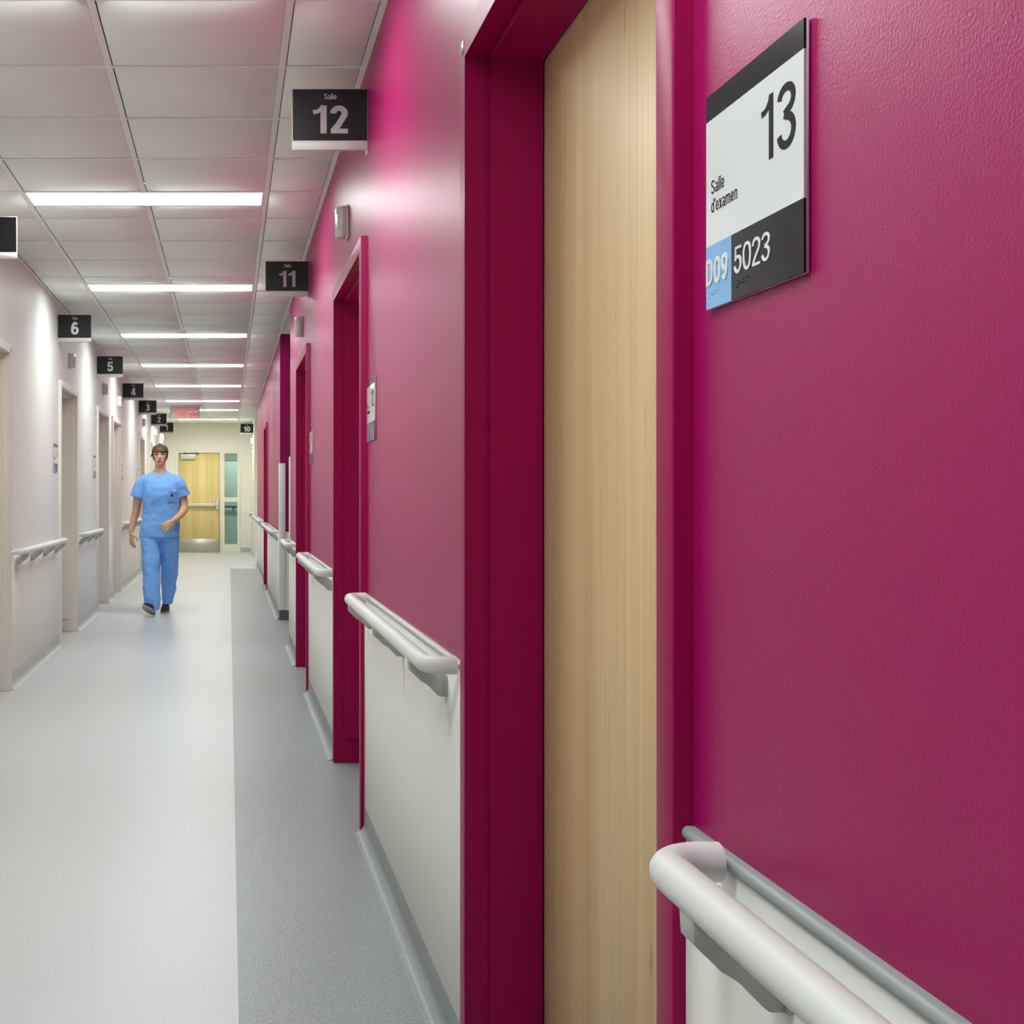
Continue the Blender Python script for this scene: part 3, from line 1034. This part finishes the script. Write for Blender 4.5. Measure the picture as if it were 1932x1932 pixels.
def fuse(name, bms, voxel, m, parent, smooth_it=4, wrinkle=None, cutters=(), taubin=.5):
    """Union of closed shapes as one continuous skin (voxel remesh, smoothing, folds), baked."""
    bm = join(*bms)
    bmesh.ops.recalc_face_normals(bm, faces=bm.faces[:])
    me = bpy.data.meshes.new(name)
    bm.to_mesh(me)
    bm.free()
    o = bpy.data.objects.new(name, me)
    COL.objects.link(o)
    r = o.modifiers.new('r', 'REMESH')
    r.mode = 'VOXEL'
    r.voxel_size = voxel
    r.adaptivity = 0
    if smooth_it:
        sm = o.modifiers.new('s', 'SMOOTH')
        sm.factor = taubin
        sm.iterations = smooth_it
    if wrinkle:
        for sc, st in wrinkle:
            tx = bpy.data.textures.new(name, 'CLOUDS')
            tx.noise_scale = sc
            d = o.modifiers.new('d', 'DISPLACE')
            d.texture = tx
            d.strength = st
            d.mid_level = .5
    for c in cutters:
        b = o.modifiers.new('b', 'BOOLEAN')
        b.operation = 'DIFFERENCE'
        b.solver = 'EXACT'
        b.object = c
    me2 = ev_mesh(o)
    bpy.data.objects.remove(o)
    me2.name = name
    me2.materials.clear()
    for x in (m if isinstance(m, (list, tuple)) else [m]):
        me2.materials.append(x)
    for p in me2.polygons:
        p.use_smooth = True
        p.material_index = 0
    o = bpy.data.objects.new(name, me2)
    COL.objects.link(o)
    o.parent = parent
    return o


def limb(pts, n=16, flat=False):
    """pts: (x, y, z, r)  smooth tapered tube with rounded ends"""
    P_ = [Vector(p[:3]) for p in pts]
    R_ = [p[3] for p in pts]
    path, rad = [], []
    N = 6
    m = len(P_)
    for i in range(m - 1):
        p0, p1, p2, p3 = P_[max(i - 1, 0)], P_[i], P_[i + 1], P_[min(i + 2, m - 1)]
        for k in range(N):
            t = k / N
            a = .5 * ((2 * p1) + (p2 - p0) * t + (2 * p0 - 5 * p1 + 4 * p2 - p3) * t * t + (-p0 + 3 * p1 - 3 * p2 + p3) * t ** 3)
            path.append(a)
            rad.append(R_[i] + (R_[i + 1] - R_[i]) * t)
    path.append(P_[-1])
    rad.append(R_[-1])
    d0 = (path[0] - path[1]).normalized()
    d1 = (path[-1] - path[-2]).normalized()
    pre = [(path[0] + d0 * rad[0] * math.sin(a), rad[0] * math.cos(a)) for a in (1.45, 1.1, .6)]
    post = [(path[-1] + d1 * rad[-1] * math.sin(a), rad[-1] * math.cos(a)) for a in (.6, 1.1, 1.45)]
    if flat:
        post = []
    return tube([p for p, _ in pre] + path + [p for p, _ in post], [r for _, r in pre] + rad + [r for _, r in post], n)


def ellipsoid(c, r, rot=None, u=20, v=14):
    bm = bmesh.new()
    mx = Matrix.Translation(c) @ (rot.to_4x4() if rot else Matrix.Identity(4)) @ Matrix.Diagonal((*r, 1))
    bmesh.ops.create_uvsphere(bm, u_segments=u, v_segments=v, radius=1, matrix=mx)
    return bm


def hand(wrist, dirv, palm_n, thumb_side, curl, ln=.175, spread=.12, w_=.078):
    """Palm with four fingers and a thumb. dirv: along the hand, palm_n: direction the palm faces, thumb_side: +1/-1 along side vector."""
    d = Vector(dirv).normalized()
    nrm = Vector(palm_n)
    nrm = (nrm - d * nrm.dot(d)).normalized()
    sd = d.cross(nrm) * thumb_side          # towards the thumb
    W = Vector(wrist)
    out = []
    pl = ln * .52
    rot = Matrix((sd, d, nrm)).transposed()
    out.append(ellipsoid(W + d * pl * .52, (w_ * .5, pl * .60, .0155), rot))
    out.append(limb([(*(W - d * .03), .026), (*(W + d * .02), .023)], 14))
    lens = (.072, .080, .074, .058)
    for k in range(4):
        off = (1.5 - k) / 1.5
        base = W + d * pl * (.93 - .05 * abs(off - .2)) + sd * off * w_ * .37
        dd = (d + sd * off * spread).normalized()
        pts = [base - d * .015]
        ang = curl[0] * (.9 + .12 * k)
        p = base
        rr = [.0092, .0088, .0080, .0068]
        L = lens[k] * ln / .175
        for j, fr in enumerate((.48, .30, .22)):
            c = dd * math.cos(ang) + nrm * math.sin(ang)
            p2 = p + c * L * fr
            pts.append(p)
            p = p2
            ang += curl[1] * (.9 + .1 * k)
        pts.append(p)
        out.append(limb([(*q, r) for q, r in zip(pts, [.0095] + rr)], 10))
    tb = W + d * pl * .22 + sd * w_ * .36 + nrm * .004
    td = (d * .75 + sd * .55 + nrm * .42).normalized()
    t2 = tb + td * .042
    t3 = t2 + (d * .9 + sd * .18 + nrm * .5).normalized() * .032
    out.append(limb([(*(tb - td * .01), .0135), (*t2, .0108), (*t3, .0085)], 10))
    return out


if exec_person:
    YN = 12.6
    XN = P(302, 0, YN).x
    person = empty('person', (XN, YN, 0), 'woman in light blue scrubs and dark shoes walking down the corridor', 'person')
    K = YN / F

    def q(x, y, dy=0.0):             # pixel at the person's depth -> local point
        return ((x - 302) * K, dy, HC - (y - VY) * K)

    skin = mat('skin', (.62, .37, .22), .5, .4, var=(60, .06))
    lip = mat('lips', (.26, .085, .07), .45, .4)
    dark = mat('lashes', (.035, .02, .013), .6, .3)
    brown = mat('brown hair', (.085, .055, .028), .45, .4, bump=(260, .6, .004), var=(120, .45))
    scrub = mat('light blue scrub cotton', (.20, .43, .90), .85, .2, bump=(900, .25, .001), var=(420, .10))
    scrub2 = mat('blue scrub seam', (.10, .24, .56), .85, .2)
    shoe = mat('charcoal shoe', (.035, .037, .045), .6, .3)
    sole = mat('grey white sole', (.36, .34, .31), .7, .3, bump=(160, .5, .004))

    # head as stacked rings, then features pushed into it
    zc0, zc1 = 1.488, 1.692
    tab = [(0, .012, .016, .01, -.052), (.03, .030, .034, .03, -.046), (.08, .040, .048, .05, -.034), (.16, .048, .062, .066, -.020), (.26, .056, .072, .078, -.008), (.38, .0625, .080, .086, 0),
           (.5, .068, .085, .092, .004), (.62, .0715, .086, .097, .006), (.74, .070, .081, .094, .008), (.85, .061, .066, .082, .010), (.93, .044, .046, .06, .012), (.98, .024, .025, .033, .012), (1, .006, .006, .008, .012)]

    def htab(t):
        for a, b in zip(tab, tab[1:]):
            if t <= b[0]:
                k = (t - a[0]) / (b[0] - a[0])
                return [a[i] + (b[i] - a[i]) * k for i in range(1, 5)]
        return tab[-1][1:]
    hr = []
    for i in range(61):
        t = i / 60
        rx, rf, rb, cy = htab(t)
        hr.append((0, cy, zc0 + (zc1 - zc0) * t, rx, rf, rb))
    head = loft(hr, 64)
    g = lambda x, s: math.exp(-(x / s) ** 2)
    for v in head.verts:
        x, y, z = v.co
        if y < 0:
            dy = 0
            nz = .5 * (1 + math.tanh((z - 1.546) / .004)) * g(max(0, z - 1.552), .030)
            dy -= .024 * g(x, .0105) * nz
            dy += .009 * (g(x - .031, .016) + g(x + .031, .016)) * g(z - 1.597, .011)
            dy -= .004 * (g(x - .031, .011) + g(x + .031, .011)) * g(z - 1.593, .007)
            dy -= .004 * g(z - 1.618, .009) * g(x, .05)
            dy -= .006 * g(x, .024) * (g(z - 1.5265, .0055) + g(z - 1.5135, .0055))
            dy += .004 * g(x, .022) * g(z - 1.520, .0025)
            dy -= .006 * g(x, .018) * g(z - 1.494, .010)
            dy -= .004 * (g(x - .042, .016) + g(x + .042, .016)) * g(z - 1.565, .016)
            v.co.y += dy
    neck = limb([(0, .015, 1.40, .062), (0, .012, 1.45, .055), (0, .010, 1.51, .053), (0, .008, 1.55, .050)])
    chest = loft([(0, .01, .80, .12, .07, .07), (0, .01, 1.0, .125, .075, .075), (0, .005, 1.18, .145, .090, .08), (0, .005, 1.30, .15, .085, .08), (0, .012, 1.365, .13, .070, .065), (0, .014, 1.40, .085, .056, .05), (0, .014, 1.425, .055, .045, .04)], 32)
    ears = [ellipsoid((sx * .071, .012, 1.583), (.010, .018, .029)) for sx in (-1, 1)]
    # arms
    la = [(*q(272, 909, .01), .036), (*q(261, 935, .03), .046), (*q(256, 965, .05), .041), (*q(253, 975, .055), .039), (*q(249.5, 990, .045), .033), (*q(247, 1001, .03), .025), (*q(247.2, 1006, .025), .0235)]
    ra = [(*q(332, 909, .01), .036), (*q(343.5, 936, .03), .046), (*q(347, 956, .02), .042), (*q(346, 964, -.02), .040), (*q(340, 972, -.10), .035), (*q(331, 980, -.20), .027), (*q(328, 982.5, -.225), .0245)]
    wl_, wr_ = Vector(la[-1][:3]), Vector(ra[-1][:3])
    lh = hand(wl_, (.06, -.10, -1), (.75, .5, 0), 1, (.18, .26), ln=.165, spread=.18)
    rh = hand(wr_, (-.82, -.30, -.62), (-.25, .9, -.35), 1, (.18, .35), ln=.172, spread=.22)
    legs = []
    for pts in ([(-.082, .01, .86, .07), (-.08, -.085, .46, .05), (-.074, -.15, .18, .036), (-.070, -.165, .08, .034)], [(.088, .01, .86, .07), (.087, .075, .50, .05), (.082, .17, .28, .04), (.064, .215, .11, .034)]):
        legs.append(limb(pts))
    body = fuse('body', [head, neck, chest, limb(la), limb(ra)] + ears + lh + rh + legs, .0036, [skin, lip, dark], person, smooth_it=2)
    for p in body.data.polygons:
        c = p.center
        if c.y < -.04 and 1.47 < c.z < 1.66:
            if abs(c.x) < .024 and abs(c.z - (1.5205 + .00)) < .0125 * (1 - (c.x / .025) ** 2) ** .5 + .0005:
                p.material_index = 1
            if abs(abs(c.x) - .031) < .0165 and -.0062 < c.z - 1.5905 - 1.5 * (abs(c.x) - .031) ** 2 * 8 < .0048:
                p.material_index = 2
            if abs(abs(c.x) - .032) < .019 and abs(c.z - 1.612) < .0032:
                p.material_index = 2

    # scrub top
    torso = loft([(-.006, .005, .762, .203, .125, .125), (-.005, .005, .80, .201, .128, .126), (.004, .004, .90, .194, .126, .122), (.010, .002, 1.0, .183, .122, .117), (.010, 0, 1.10, .184, .128, .116), (.010, -.002, 1.18, .186, .137, .115),
                  (.006, 0, 1.26, .182, .132, .112), (.002, .004, 1.33, .180, .112, .105), (0, .008, 1.37, .150, .092, .090), (0, .010, 1.405, .110, .075, .078), (0, .012, 1.43, .075, .066, .07), (0, .014, 1.445, .06, .055, .06)], 48, power=2.3)
    ls = limb([(*q(281, 904, .01), .056), (*q(270, 908, .012), .058), (*q(264.5, 918, .018), .068), (*q(261.5, 929, .025), .072), (*q(258, 937.5, .032), .073)], 20, True)
    rs = limb([(*q(323, 904, .01), .056), (*q(334, 908, .012), .058), (*q(340, 918, .016), .067), (*q(343.5, 927, .022), .067), (*q(347, 936.5, .026), .067)], 20, True)
    vcut = mk('cutter', prism([(0, 1.366), (.074, 1.4315), (.064, 1.52), (-.064, 1.52), (-.074, 1.4315)], -.3, .03, XZ), skin)
    slc = mk('cutter', box(-.6, .6, -.4, .4, .5, .768), skin)

    top = fuse('scrub_top', [torso, ls, rs], .0075, scrub, person, smooth_it=5, wrinkle=[(.13, .022), (.055, .007)], cutters=(vcut, slc))
    for o in (vcut, slc):
        bpy.data.objects.remove(o)
    bvh = BVHTree.FromPolygons([v.co for v in top.data.vertices], [p.vertices for p in top.data.polygons])

    def drape(pts2, off):
        out = []
        for x, z in pts2:
            h = bvh.ray_cast(Vector((x, -.6, z)), Vector((0, 1, 0)))
            out.append(Vector((x, (h[0].y if h[0] else -.1) - off, z)))
        return out

    def patch(name, x0, x1, z0, z1, m, off=.0035, n=8, skew=0.):
        bm = bmesh.new()
        rows = []
        for j in range(n + 1):
            z = z0 + (z1 - z0) * j / n
            pts = drape([(x0 + (x1 - x0) * i / n, z + skew * i / n) for i in range(n + 1)], off)
            rows.append([bm.verts.new(p) for p in pts])
        for a, b in zip(rows, rows[1:]):
            for i in range(n):
                bm.faces.new((a[i], a[i + 1], b[i + 1], b[i]))
        r = bmesh.ops.extrude_face_region(bm, geom=bm.faces[:])
        bmesh.ops.translate(bm, verts=[e_ for e_ in r['geom'] if isinstance(e_, bmesh.types.BMVert)], vec=(0, .004, 0))
        bmesh.ops.recalc_face_normals(bm, faces=bm.faces[:])
        me = bpy.data.meshes.new(name)
        bm.to_mesh(me)
        bm.free()
        me.materials.append(m)
        for p in me.polygons:
            p.use_smooth = True
        o = bpy.data.objects.new(name, me)
        COL.objects.link(o)
        o.parent = top
        return o
    patch('pocket', .085, .172, 1.115, 1.232, scrub, .004)
    patch('pocket_edge', .085, .168, 1.226, 1.2315, mat('tan pocket trim', (.24, .17, .16), .8, .2), .0065, 8, -.012)
    patch('printed_mark', .108, .138, 1.175, 1.205, mat('dark blue print', (.035, .07, .19), .8, .2), .0062, 4)
    # neckband
    for sx in (-1, 1):
        pts = drape([(sx * (.002 + .066 * t), 1.364 + .060 * t) for t in [i / 10 for i in range(11)]], .001)
        mk('neckband', tube([p + Vector((XN, YN, 0)) for p in pts], .0075, 10, squash=(1.1, .45)), scrub, top, smooth=True)
    # trousers
    rl = loft([(-.066, -.165, .060, .066, .075, .085), (-.068, -.160, .10, .078, .080, .085), (-.072, -.15, .18, .083, .082, .086), (-.078, -.12, .32, .086, .086, .088), (-.082, -.085, .46, .090, .09, .09), (-.088, -.04, .62, .095, .098, .096), (-.093, -.005, .76, .1, .106, .102), (-.09, .008, .86, .1, .106, .106)], 32)
    ll = loft([(.062, .215, .085, .046, .070, .066), (.070, .21, .15, .062, .076, .074), (.078, .185, .25, .077, .082, .082), (.085, .12, .40, .088, .088, .088), (.089, .07, .52, .092, .09, .09), (.093, .035, .66, .095, .098, .098), (.095, .01, .78, .098, .105, .104), (.09, .008, .86, .1, .106, .106)], 32)
    hip = loft([(0, .008, .74, .188, .105, .105), (0, .008, .82, .190, .112, .110), (0, .006, .95, .165, .105, .10)], 32)
    fuse('scrub_trousers', [rl, ll, hip], .0085, scrub, person, smooth_it=3, wrinkle=[(.12, .022), (.05, .008)])

    # shoes
    def shoe_(at, rot, toe_in=0.0):
        """heel at the origin, toe towards -Y"""
        up = loft([(0, -.10, .022, .041, .135, .10), (0, -.10, .04, .043, .137, .103), (0, -.085, .058, .040, .115, .088), (0, -.06, .078, .036, .07, .064), (0, -.045, .098, .034, .048, .05)], 28)
        so = loft([(0, -.10, .0, .040, .132, .10), (0, -.10, .004, .044, .139, .106), (0, -.10, .020, .045, .141, .107), (0, -.10, .024, .043, .138, .104)], 28)
        T = Matrix.Translation(at) @ Matrix.Rotation(toe_in, 4, 'Z') @ Matrix.Rotation(rot, 4, 'X')
        for b in (up, so):
            bmesh.ops.transform(b, matrix=T, verts=b.verts[:])
        s1 = fuse('shoe', [up], .006, shoe, person, smooth_it=3)
        bmesh.ops.translate(so, verts=so.verts[:], vec=(XN, YN, 0))
        mk('sole', so, sole, s1, smooth=False)
    shoe_((q(291.5, 0)[0], -.15, .006), -math.radians(24), -.42)
    shoe_((q(312, 0)[0] - .002, .30, .004), math.radians(3), -.1)

    # hair: a shell over the skull with a straight fringe
    bm = bmesh.new()
    NA, NV = 72, 26
    grid = []
    for a in range(NA):
        th = 2 * math.pi * a / NA           # 0 = front (-Y)
        fx, fy = math.sin(th), -math.cos(th)
        f = abs((th + math.pi) % (2 * math.pi) - math.pi) / math.pi   # 0 front .. 1 back
        if f < .33:
            zl = 1.6215 + .003 * math.sin(a * 2.3) - .002 * math.sin(a * 5.1)
        elif f < .45:
            k = (f - .33) / .12
            zl = 1.6215 + (1.545 - 1.6215) * k + .003 * math.sin(a * 3.3)
        else:
            zl = 1.545 - .035 * min(1, (f - .45) / .3)
        colv = []
        for j in range(NV + 1):
            z = zc1 + .011 + (zl - zc1 - .011) * (j / NV) ** 1.6
            t = max(0, min(1, (z - .004 - zc0) / (zc1 - zc0)))
            rx, rf, rb, cy = htab(t)
            ex = .010 + .004 * math.sin(a * 1.7 + j * .4) * .4 + (.003 if f < .35 and j > NV * .7 else 0)
            if z > zc1 - .002:
                rx, rf, rb = [max(.004, r) for r in (rx, rf, rb)]
            rx2 = max(rx, .05 if t < .4 else rx) + ex
            ry = (rb if fy > 0 else rf)
            if t < .4 and fy > -.3:
                ry = max(ry, .082)
            colv.append(bm.verts.new((fx * rx2, cy + fy * (ry + ex), z)))
        grid.append(colv)
    for a in range(NA):
        b = (a + 1) % NA
        for j in range(NV):
            bm.faces.new((grid[a][j], grid[b][j], grid[b][j + 1], grid[a][j + 1]))
    bm.faces.new([grid[a][0] for a in range(NA)])
    bmesh.ops.recalc_face_normals(bm, faces=bm.faces[:])
    bmesh.ops.translate(bm, verts=bm.verts[:], vec=(XN, YN, 0))
    hair = mk('hair', bm, brown, person, smooth=True)
    sol = hair.modifiers.new('s', 'SOLIDIFY')
    sol.thickness = .009
    sol.offset = -1
    V0 = Vector((XN, YN, 0))
    mk('loose_strand', tube([V0 + Vector(p) for p in ((-.074, .01, 1.60), (-.085, .012, 1.585), (-.097, .014, 1.572))], [.012, .009, .002], 8), brown, hair, smooth=True)
    mk('ponytail', limb([(XN, YN + .10, 1.60, .026), (XN, YN + .135, 1.585, .03), (XN, YN + .15, 1.53, .027), (XN, YN + .135, 1.47, .012)]), brown, hair, smooth=True)
